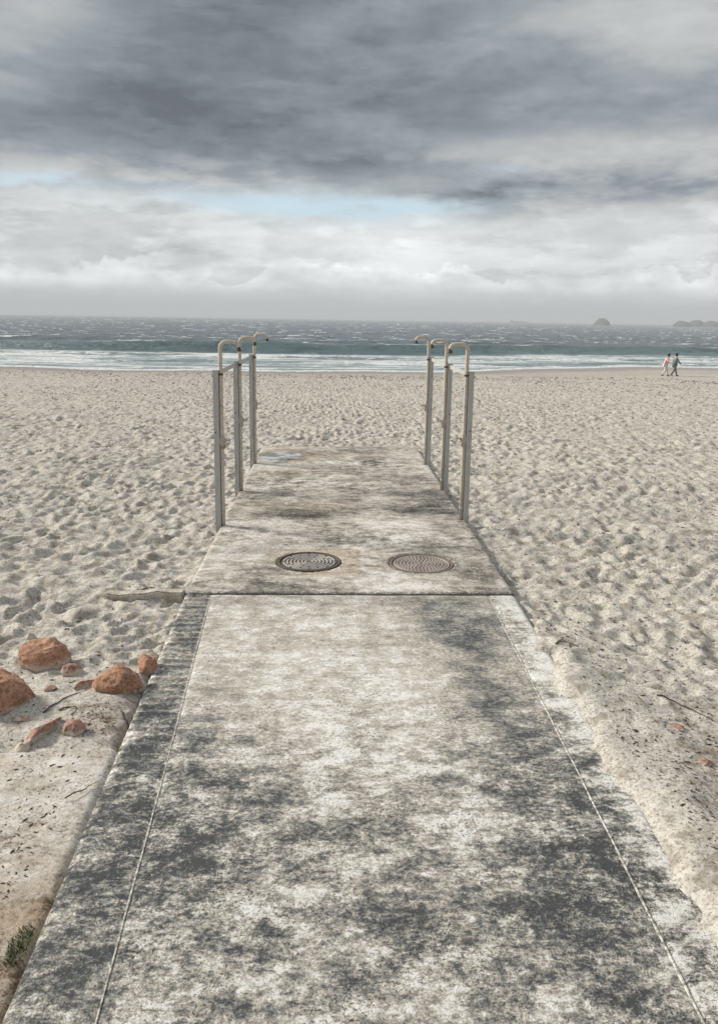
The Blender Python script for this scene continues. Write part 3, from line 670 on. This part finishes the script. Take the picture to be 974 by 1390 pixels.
# ------------------------------------------------------------------ BEACH SHOWERS
def arc(cx, cz, r, a0, a1, n=7): return [(cx+r*math.cos(a0+(a1-a0)*k/n), cz+r*math.sin(a0+(a1-a0)*k/n)) for k in range(n+1)]
def shower_stand(side, ypos, label):
    """side -1: stands outside the slab's left edge, nozzles reach inward"""
    s = -side                                      # +1 = towards the path centre
    x0 = (XL if side < 0 else XR)                  # slab edge
    ymid = ypos[1]
    root = empty('shower_stand', (x0, ymid, 0.0)); tag(root, label, 'beach shower', 'open beach showers beside the platform')
    for q, y in enumerate(ypos):
        Y = y-ymid
        xp = -s*(0.022 if side < 0 else -0.004)      # post centre, notched into the slab edge
        bm = bmesh.new()
        # C-section: web + two flanges, open towards the path
        pts = [(-0.029, -0.033), (0.029, -0.033), (0.029, -0.027), (-0.023, -0.027), (-0.023, 0.027), (0.029, 0.027), (0.029, 0.033), (-0.029, 0.033)]
        a = [bm.verts.new((xp+s*px, Y+py, -0.45)) for px, py in pts]; b = [bm.verts.new((xp+s*px, Y+py, 1.655)) for px, py in pts]
        for k in range(8): bm.faces.new((a[k], a[(k+1) % 8], b[(k+1) % 8], b[k]))
        bm.faces.new(a); bm.faces.new(b[::-1]); bmesh.ops.recalc_face_normals(bm, faces=bm.faces[:])
        post = obj('post', bm, m_steel, root)
        bm = bmesh.new(); box(bm, xp-0.032, xp+0.032, Y-0.036, Y+0.036, 1.6555, 1.6625, 0.002); obj('cap', bm, m_steel, post)
        for bz, bx in ((0.035, -0.041), (1.60, -0.041)):
            bm = bmesh.new(); tube(bm, [(xp+s*(-0.029), Y, bz), (xp+s*bx, Y, bz)], 0.011, 6); obj('bolt', bm, m_bolt, post)
        for bz in (1.02,):
            bm = bmesh.new(); tube(bm, [(xp-s*0.010, Y-0.033, bz), (xp-s*0.010, Y-0.0365, bz)], 0.008, 8); obj('bolt', bm, m_bolt, post)
        # pipe: up the inner face, over in a flat-topped hook towards the path
        xq = xp+s*0.050; r = 0.065; top = 1.952; span = 0.188
        loc = [(xq, 0.018), (xq, 0.5), (xq, 1.0), (xq, 1.5), (xq, top-r)]
        ctr = xq+s*r
        for k in range(1, 9):
            th = math.pi-math.pi/2*k/8; loc.append((xq+s*(r+r*math.cos(th)), top-r+r*math.sin(th)))
        r2_ = 0.05; xe = xq+s*(span-r2_)
        loc.append(((loc[-1][0]+xe)/2, top-0.001))
        loc.append((xe, top-0.003))
        for k in range(1, 8):
            th = math.pi/2-math.pi/2*k/8; loc.append((xe+s*r2_*math.cos(th), top-0.003-r2_+r2_*math.sin(th)))
        loc.append((xe+s*r2_, top-0.066))
        bm = bmesh.new(); yy = Y-0.004
        tube(bm, [(a_, yy, z_) for a_, z_ in loc], 0.0215, 14)
        pipe = obj('pipe', bm, m_pipe, root, smooth=True)
        bm = bmesh.new(); lathe(bm, [(0.0005, 0.0), (0.021, 0.0), (0.0215, -0.004), (0.0215, -0.026), (0.027, -0.038), (0.027, -0.046), (0.0005, -0.048)], 18, Matrix.Translation((xe+s*r2_, yy, top-0.050)))
        obj('shower_head', bm, m_bolt, pipe)
        for bz in (0.16, 1.28, 1.62):               # pipe clamps
            bm = bmesh.new(); tube(bm, [(xq, yy, bz-0.011), (xq, yy, bz+0.011)], 0.0255, 14); box(bm, xq-0.024-0.001*s, xq+0.022, yy+0.004, yy+0.030, bz-0.009, bz+0.009); obj('clamp', bm, m_steel if bz < 1.6 else m_bolt, pipe)
        # push valve
        zv = 0.925; bm = bmesh.new()
        lathe(bm, [(0.019, -0.060), (0.027, -0.055), (0.027, -0.030), (0.034, -0.022), (0.034, 0.030), (0.027, 0.038), (0.027, 0.056), (0.019, 0.060)], 18, Matrix.Translation((xq+s*0.004, yy-0.004, zv)))
        tube(bm, [(xq+s*0.02, yy-0.006, zv+0.008), (xq+s*0.052, yy-0.006, zv+0.008)], [0.020, 0.017], 14)
        valve = obj('valve', bm, m_valve, root, smooth=False)
        bm = bmesh.new(); box(bm, xq-0.026+s*0.012, xq+0.026+s*0.012, yy-0.030, yy+0.020, zv-0.078, zv-0.040, 0.006); obj('elbow', bm, m_rust if (side < 0 and q == 0) else m_valve, valve)
        bm = bmesh.new()
        tube(bm, [(xq+s*0.05, yy-0.006, zv+0.008), (xq+s*0.088, yy-0.006, zv+0.008)], 0.006, 10)
        tube(bm, [(xq+s*0.078, yy-0.032, zv+0.008), (xq+s*0.078, yy+0.020, zv+0.008)], 0.0055, 10)
        tube(bm, [(xq+s*0.078, yy-0.006, zv-0.018), (xq+s*0.078, yy-0.006, zv+0.034)], 0.0055, 10)
        obj('tap_handle', bm, m_chrome, valve)
    # flat rail joining the post tops
    for a_, b_ in ((0, 1), (1, 2)):
        bm = bmesh.new(); ya, yb = ypos[a_]-ymid, ypos[b_]-ymid; xr_ = -s*(0.022 if side < 0 else -0.004)
        box(bm, xr_-0.005, xr_+0.005, ya+0.0335, yb-0.0335, 1.597, 1.647, 0.001)
        obj('rail', bm, m_steel, root)
    return root
shower_stand(-1, (8.25, 10.0, 11.95), 'three hooked shower pipes on grey steel posts at the platform edge beside the puddle')
shower_stand(1, (8.55, 10.1, 11.97), 'three hooked shower pipes on grey steel posts at the platform edge opposite the puddle')

# ------------------------------------------------------------------ ROCKS
from mathutils import noise as mn
def rock(name, x, y, sx, sy, sz, lift, seed, mat, label, rz=0.0, tilt=(0, 0), rough=0.17, sharp=False, group=None, cat='rock'):
    bm = bmesh.new(); bmesh.ops.create_icosphere(bm, subdivisions=5 if max(sx, sy) > 0.09 else 4, radius=1.0)
    off_ = Vector((seed*7.13, seed*3.7, seed*1.9))
    planes = []
    random.seed(seed)
    for k in range(12 if sharp else 8):
        n_ = Vector((random.gauss(0, 1), random.gauss(0, 1), random.gauss(0, .8))).normalized(); planes.append((n_, random.uniform(0.62, 0.85) if sharp else random.uniform(0.74, 0.94)))
    for v_ in bm.verts:
        n_ = v_.co.normalized(); q = n_.copy()
        for pn, pd in planes:
            d_ = q.dot(pn)
            if d_ > pd: q -= pn*(d_-pd)*0.85
        f = 1+rough*mn.fractal(n_*1.3+off_, 1.0, 2.0, 4)+rough*0.30*mn.fractal(n_*5+off_, 0.9, 2.0, 4)
        v_.co = q*f
        v_.co.x *= sx; v_.co.y *= sy; v_.co.z *= sz
    o = obj(name, bm, mat, smooth=True)
    o.rotation_euler = (tilt[0], tilt[1], rz); o.location = (x, y, sand_z(x, y)+lift)
    tag(o, label, cat, group)
    return o
GR = 'sandstone rocks in the sand left of the path'
rock('rock', -1.85, 4.93, 0.170, 0.14, 0.125, 0.020, 5, m_rock, 'large domed orange rock at the back left of the rocks beside the path', 0.2, group=GR)
rock('rock', -1.92, 4.30, 0.190, 0.16, 0.165, 0.040, 8, m_rock, 'big round brown orange rock cut off by the left border of the photo', 0.5, group=GR)
rock('rock', -1.615, 4.74, 0.080, 0.06, 0.055, 0.010, 12, m_rock2, 'small low tan rock just right of the large domed rock', 0.3, sharp=True, group=GR)
rock('rock', -1.265, 4.50, 0.145, 0.11, 0.110, 0.028, 21, m_rock, 'lone rounded orange rock midway between the domed rock and the path', -0.25, group=GR)
rock('rock', -1.145, 4.76, 0.065, 0.09, 0.115, 0.030, 31, m_rock, 'upright orange rock wedged against the edge of the path', 0.1, sharp=True, group=GR)
rock('rock', -1.535, 3.98, 0.040, 0.155, 0.055, 0.012, 42, m_rock2, 'long pinkish shard of rock lying on edge at the apron slab', -0.42, (0.0, 0.5), 0.1, True, group=GR)
rock('rock', -1.375, 4.00, 0.060, 0.06, 0.055, 0.008, 52, m_rock2, 'small reddish rock with a pale face right of the long shard', 0.6, sharp=False, group=GR)
rock('rock', -1.58, 3.83, 0.045, 0.04, 0.030, 0.012, 62, m_rock2, 'tiny pink rock at the back edge of the apron slab', 0.1, sharp=True, group=GR)
rock('rock', -1.475, 4.52, 0.030, 0.085, 0.030, 0.008, 72, m_rock2, 'thin flaky ridge of tan stone between the small tan rock and the lone rock', -0.55, (0, .3), 0.25, True, group=GR)
rock('rock', -1.66, 4.47, 0.050, 0.040, 0.018, 0.003, 82, m_rock2, 'flat sandy stone barely showing below the small tan rock', 0.2, sharp=True, group=GR)
rock('rock', -1.70, 4.12, 0.065, 0.026, 0.016, 0.004, 92, m_rock, 'thin flat red stone chip right of the round rock on the left border', -0.2, sharp=True, group=GR)
rock('pebble', -2.08, 5.30, 0.035, 0.03, 0.028, 0.010, 95, m_rock2, 'small grey brown pebble alone in the sand behind the domed rock', 0.2, group=GR, cat='pebble')
GQ = 'half buried reddish stones right of the path'
for k, (x, y, a, b, sd_, lb) in enumerate((
        (1.94, 3.98, .055, .035, 101, 'farthest of the buried red stones in the smooth sand right of the path'),
        (1.93, 3.62, .040, .030, 102, 'leftmost small red stone in the pale sand right of the path'),
        (2.03, 3.60, .050, .040, 103, 'rounder red stone between its two neighbours right of the path'),
        (2.13, 3.66, .040, .050, 104, 'rightmost of the row of small red stones right of the path'),
        (2.06, 3.38, .110, .035, 105, 'longest flat reddish stone, nearest the camera of those right of the path'))):
    rock('stone', x, y, a, b, 0.018, 0.004, sd_, m_rock2, lb, 0.3*k-0.5, rough=0.2, sharp=True, group=GQ, cat='stone')

# ------------------------------------------------------------------ TWIGS, DEBRIS, GRASS
def twig(pts, rad, label, name='twig'):
    P_ = []
    for k in range(len(pts)-1):
        for q in range(5):
            f = q/5; x = pts[k][0]*(1-f)+pts[k+1][0]*f; y = pts[k][1]*(1-f)+pts[k+1][1]*f
            P_.append((x+0.004*math.sin(9*(k+f)), y, max(sand_z(x, y), pts[k][2]*(1-f)+pts[k+1][2]*f)+rad*0.7+0.004*math.sin(5*(k+f))))
    rads = [rad*(1-0.7*i/len(P_)) for i in range(len(P_))]
    bm = bmesh.new(); tube(bm, P_, rads, 7)
    tag(obj(name, bm, m_twig, smooth=True), label, 'twig', 'twigs lying on the sand')
N_ = -9
twig([(-1.17, 4.20, N_), (-1.115, 4.12, N_), (-1.09, 4.02, N_), (-1.10, 3.93, N_)], 0.006, 'dark curved twig against the path edge behind the apron slab')
twig([(-1.60, 4.18, N_), (-1.55, 4.32, N_), (-1.48, 4.42, N_), (-1.40, 4.49, N_)], 0.005, 'thin dark twig leaning up to the flaky stone ridge')
twig([(-1.52, 4.20, N_), (-1.45, 4.25, N_), (-1.42, 4.20, N_), (-1.44, 4.12, N_)], 0.0045, 'little looped brown twig above the small reddish rock')
twig([(-1.20, 3.32, 0.02), (-1.13, 3.40, 0.02), (-1.07, 3.47, 0.02)], 0.0035, 'short thin stick on the apron slab touching the path')
twig([(1.98, 4.35, N_), (2.08, 4.30, N_), (2.16, 4.18, N_), (2.22, 4.06, N_)], 0.006, 'dark wiry twig on the trodden sand behind the buried red stones')
twig([(1.56, 5.05, N_), (1.66, 5.12, N_), (1.75, 5.06, N_), (1.86, 4.98, N_)], 0.005, 'thin brown stem lying at the sandy right edge of the path')
twig([(1.80, 3.16, N_), (1.92, 3.10, N_), (2.06, 3.12, N_)], 0.005, 'brown twig on the smooth sand in front of the longest reddish stone')
twig([(-1.62, 6.32, N_), (-1.50, 6.38, N_), (-1.40, 6.33, N_), (-1.33, 6.40, N_)], 0.006, 'tangle of dark stem in the sand just behind the buried beam')

def chips(name, spots, mat, label, cat):
    vs, fs = [], []
    for x, y, s_ in spots:
        z = sand_z(x, y)+s_*0.18
        if x < -1.0 and y < 3.8:
            hit, _n, _i, ok_ = apron_bvh.ray_cast(Vector((x, y, 1)), Vector((0, 0, -1)))
            if ok_: z = hit.z+s_*0.12
        a = random.random()*math.pi; ca, sa = math.cos(a), math.sin(a); L, W_, Hh = s_*random.uniform(.6, 1.3), s_*random.uniform(.15, .4), s_*random.uniform(.15, .35)
        b = len(vs)
        for px, py, pz in ((-L, 0, 0), (0, W_, 0.2*Hh), (L, 0, 0), (0, -W_, -.1*Hh), (0.1*L, 0, Hh), (0, 0, -Hh)):
            vs.append((x+px*ca-py*sa, y+px*sa+py*ca, z+pz))
        for f in ((0, 3, 4), (3, 2, 4), (2, 1, 4), (1, 0, 4), (3, 0, 5), (2, 3, 5), (1, 2, 5), (0, 1, 5)): fs.append(tuple(b+i for i in f))
    me = bpy.data.meshes.new(name); me.from_pydata(vs, [], fs); me.update()
    return tag(link(name, me, mat), label, cat, kind='stuff')
random.seed(11); sp = []
while len(sp) < 24000:
    y = 2.6+60*random.random()**1.5; x = random.uniform(-1, 1)*(1.2+0.62*y)+0.03*y
    if XL-0.04 < x < XR+0.04 and y < YE+0.1: continue
    if mn.noise(Vector((x*0.25, y*0.12, 3))) < random.uniform(-0.5, 0.3): continue
    sp.append((x, y, random.uniform(0.005, 0.013)*(1+y/9)))  # dark scraps, larger far off, also stand in for footprint shadows
for k in range(260): sp.append((random.gauss(-1.27, .09), random.gauss(4.12, .12), random.uniform(.004, .010)))
for k in range(80): sp.append((random.gauss(-1.47, .10), random.gauss(6.36, .06), random.uniform(.006, .014)))
for k in range(900): sp.append((random.uniform(1.55, 2.4), random.uniform(2.2, 4.6), random.uniform(.004, .009)))
for k in range(500): sp.append((random.uniform(-2.0, -1.1), random.uniform(2.0, 3.8), random.uniform(.003, .008)))
sp = [q for q in sp if not (XL-0.02 < q[0] < XR+0.02 and q[1] < YE)]
chips('debris_and_footprint_shade', sp, m_twig, 'dark scraps of dry seaweed and wood over the sand, doubling as footprint shadows', 'debris')

def tuft(name, cx, cy, rx, ry, n, hmax, label, zf):
    vs, fs = [], []
    for k in range(n):
        a = random.random()*2*math.pi; q = math.sqrt(random.random()); x = cx+rx*q*math.cos(a); y = cy+ry*q*math.sin(a); z = zf
        hh = hmax*random.uniform(.35, 1); th = random.random()*2*math.pi; bx, by = math.cos(th)*hh*.6, math.sin(th)*hh*.6; w_ = 0.0022
        px, py = -math.sin(th)*w_, math.cos(th)*w_; b = len(vs)
        for f, ww in ((0, 1), (.5, .8)):
            vs += [(x+bx*f*f-px*ww, y+by*f*f-py*ww, z+hh*f), (x+bx*f*f+px*ww, y+by*f*f+py*ww, z+hh*f)]
        vs.append((x+bx, y+by, z+hh))
        fs += [(b, b+1, b+3, b+2), (b+2, b+3, b+4)]
    me = bpy.data.meshes.new(name); me.from_pydata(vs, [], fs); me.update()
    tag(link(name, me, m_grass), label, 'grass', kind='stuff')
tuft('grass', -1.09, 2.48, 0.035, 0.10, 260, 0.028, 'short green grass in the corner between path and apron slab', -0.01)
tuft('grass', -1.78, 3.78, 0.10, 0.16, 350, 0.05, 'sparse green grass at the left end of the apron slab', -0.05)

# ------------------------------------------------------------------ PEOPLE (far down the beach)
def figure(x, y, face, joints, clothes, label, lean=0.0):
    """joints: dict name -> (fwd, side, up, radius); one continuous skinned body"""
    root = empty('person', (x, y, sand_z(x, y)-0.02)); root.scale = (1.06, 1.07, 1.08); root.rotation_euler = (0, 0, face); tag(root, label, 'person')
    edges = [('pelvis', 'belly'), ('belly', 'chest'), ('chest', 'neck'), ('neck', 'jaw'), ('jaw', 'head'), ('chest', 'shL'), ('shL', 'elL'), ('elL', 'haL'), ('chest', 'shR'), ('shR', 'elR'), ('elR', 'haR'),
             ('pelvis', 'hiL'), ('hiL', 'knL'), ('knL', 'anL'), ('anL', 'toL'), ('pelvis', 'hiR'), ('hiR', 'knR'), ('knR', 'anR'), ('anR', 'toR')]
    def skin(name, names, mat, grow=0.0, parent=root):
        idx = {n: i for i, n in enumerate(names)}
        me = bpy.data.meshes.new(name)
        me.from_pydata([joints[n][:3] for n in names], [(idx[a], idx[b]) for a, b in edges if a in idx and b in idx], [])
        o = bpy.data.objects.new(name, me); col.objects.link(o)
        md = o.modifiers.new('s', 'SKIN'); lay = me.skin_vertices[0] if me.skin_vertices else None
        if lay is None:
            bm_ = bmesh.new(); bm_.from_mesh(me); bm_.verts.layers.skin.verify(); bm_.to_mesh(me); bm_.free(); lay = me.skin_vertices[0]
        for n, i in idx.items(): r_ = joints[n][3]+grow; lay.data[i].radius = (r_, r_)
        lay.data[0].use_root = True
        s2 = o.modifiers.new('u', 'SUBSURF'); s2.levels = 2; s2.render_levels = 2
        dg = bpy.context.evaluated_depsgraph_get(); me2 = bpy.data.meshes.new_from_object(o.evaluated_get(dg))
        bpy.data.objects.remove(o)
        return link(name, me2, mat, parent, True)
    body = skin('body', ['pelvis', 'belly', 'chest', 'neck', 'jaw', 'head', 'shL', 'elL', 'haL', 'shR', 'elR', 'haR', 'hiL', 'knL', 'anL', 'toL', 'hiR', 'knR', 'anR', 'toR'], m_skin)
    skin('jacket', ['belly', 'pelvis', 'chest', 'shL', 'elL', 'shR', 'elR'] if clothes['short'] else ['belly', 'pelvis', 'chest', 'shL', 'elL', 'haL', 'shR', 'elR', 'haR'], clothes['top'], 0.022)
    skin('trousers', ['pelvis', 'hiL', 'knL', 'anL', 'hiR', 'knR', 'anR'], clothes['legs'], 0.018)
    hx, hs, hz, hr = joints['head']
    bm = bmesh.new(); bmesh.ops.create_icosphere(bm, subdivisions=3, radius=hr*1.32, matrix=Matrix.Translation((hx-0.022, hs, hz+0.028)))
    for v_ in bm.verts:
        if v_.co.x > hx+0.05 and v_.co.z < hz+0.05: v_.co.x = hx+0.04
    obj('hair', bm, m_hair, root, True)
    for sgn, f in (('L', 'toL'), ('R', 'toR')):
        a = joints['an'+sgn]; b = joints[f]
        bm = bmesh.new(); tube(bm, [(a[0]-0.05, a[1], a[2]-0.02), (a[0]+0.02, a[1], a[2]-0.03), (b[0]+0.03, b[1], b[2])], [0.045, 0.05, 0.035], 10); obj('shoe', bm, m_shoe, root, True)
    return root
jA = dict(pelvis=(0, 0, .92, .145), belly=(.04, 0, 1.10, .14), chest=(.11, 0, 1.32, .15), neck=(.17, 0, 1.47, .06), jaw=(.21, 0, 1.55, .075), head=(.23, 0, 1.63, .095),
          shL=(.11, .18, 1.37, .065), elL=(.02, .24, 1.12, .045), haL=(.18, .22, .95, .035), shR=(.11, -.18, 1.37, .065), elR=(.10, -.25, 1.10, .045), haR=(.30, -.22, .98, .035),
          hiL=(.0, .09, .86, .10), knL=(.16, .10, .50, .065), anL=(.26, .10, .10, .045), toL=(.40, .10, .05, .035), hiR=(0, -.09, .86, .10), knR=(.0, -.10, .48, .065), anR=(-.24, -.10, .14, .045), toR=(-.14, -.10, .05, .035))
jB = dict(jA); jB.update(chest=(.06, 0, 1.33, .16), neck=(.10, 0, 1.49, .065), jaw=(.13, 0, 1.57, .08), head=(.14, 0, 1.65, .10), shL=(.06, .20, 1.39, .07), shR=(.06, -.20, 1.39, .07),
          elR=(.22, -.27, 1.14, .05), haR=(.42, -.24, .93, .035), elL=(-.06, .26, 1.13, .05), haL=(.02, .25, .90, .035), belly=(.02, 0, 1.11, .16))
figure(28.05, 66.0, R(-6), jA, dict(top=m_pink, legs=m_pale, short=True), 'person in a faded pink top leaning forward, walking right along the water edge')
figure(28.95, 66.3, R(-4), jB, dict(top=m_grey, legs=m_dark, short=False), 'person in a dark grey jacket walking right, just ahead of the pink topped walker')

# ------------------------------------------------------------------ ISLANDS AND SHIP
def island(cx, cy, w_, d_, h_, seed, label):
    gx = np.linspace(-1, 1, 70); gy = np.linspace(-1, 1, 40); X_, Y_ = np.meshgrid(gx, gy)
    r_ = np.sqrt(X_**2+Y_**2)
    z = h_*np.clip(1-r_**2.2, -0.3, 1)**1 if False else h_*(np.where(r_ < 1, (1-np.clip(r_, 0, 1)**2.3)**0.85, -0.2*(r_-1)))
    z = z*(1+0.22*fbm(X_*2.2+seed, Y_*2.2, 4))+h_*0.05*fbm(X_*9+seed, Y_*9, 3)*(r_ < 1)
    o = grid('island', gx, gy, z, m_isle, None, xmap=(X_*w_/2, Y_*d_/2)); o.location = (cx, cy, SEA_Z-0.2)
    tag(o, label, 'island', 'rocky islets on the horizon')
D = 1500.0
def bear(px, D_): # horizontal bearing of far things, in metres east at distance D_
    return D_*math.tan(yaw+math.atan((px-487)*math.cos(pitch)/F_PX*0.985))
island(bear(818, D), D, 31, 40, 13.0, 3.3, 'lone dome shaped rocky islet on the horizon to the right')
island(bear(928, D), D, 36, 40, 10.5, 8.1, 'leftmost of the three close dark islets on the far right horizon')
island(bear(948, D+40), D+40, 36, 40, 12.5, 12.4, 'taller middle islet of the row at the far right horizon')
island(bear(969, D+20), D+20, 40, 44, 11.5, 17.9, 'last islet of the row, cut by the right border of the photo')
ship = empty('cargo_ship', (bear(704, 2600), 2600, SEA_Z)); tag(ship, 'long low cargo ship barely visible in the haze on the horizon', 'ship'); ship.rotation_euler = (0, 0, 0.05); ship.scale = (0.9, 0.9, 0.55)
bm = bmesh.new()
sec = [(-33, 4), (-30, 5), (28, 5), (34, 2.5), (38, 0.3)]
tp = []; bt = []
for x, hw in sec: tp.append((bm.verts.new((x, -hw, 5.5)), bm.verts.new((x, hw, 5.5)))); bt.append((bm.verts.new((x*0.95, -hw*.8, -1)), bm.verts.new((x*0.95, hw*.8, -1))))
for k in range(4):
    bm.faces.new((tp[k][0], tp[k][1], tp[k+1][1], tp[k+1][0])); bm.faces.new((bt[k][0], bt[k+1][0], tp[k+1][0], tp[k][0])); bm.faces.new((bt[k][1], tp[k][1], tp[k+1][1], bt[k+1][1]))
bm.faces.new((bt[0][0], tp[0][0], tp[0][1], bt[0][1]))
obj('hull', bm, m_ship, ship)
bm = bmesh.new(); box(bm, -31, -22, -4, 4, 5.52, 12, .3); box(bm, -29, -24, -4.5, 4.5, 12.02, 14, .2); obj('bridge', bm, m_ship, ship)
bm = bmesh.new(); box(bm, -30, -28, -1, 1, 14.02, 18, .2); obj('funnel', bm, m_ship, ship)
bm = bmesh.new()
for k in range(4): box(bm, -18+11*k, -9+11*k, -4, 4, 5.52, 8.2, .3)
obj('cargo_hatches', bm, m_ship, ship)

# ------------------------------------------------------------------ HAZE (sea air)
m_haze = bpy.data.materials.new('sea_haze'); m_haze.use_nodes = True
nt = m_haze.node_tree; nt.nodes.clear()
pv = nt.nodes.new('ShaderNodeVolumePrincipled'); pv.inputs['Color'].default_value = (0.86, 0.91, 0.95, 1); pv.inputs['Density'].default_value = 0.00055
oo = nt.nodes.new('ShaderNodeOutputMaterial'); nt.links.new(pv.outputs[0], oo.inputs['Volume'])
bm = bmesh.new(); box(bm, -7600, 7600, -900, 11800, -9, 38)
hz = obj('haze', bm, m_haze); tag(hz, 'thin sea haze that greys the horizon', 'haze', kind='stuff')
hz.display_type = 'WIRE'
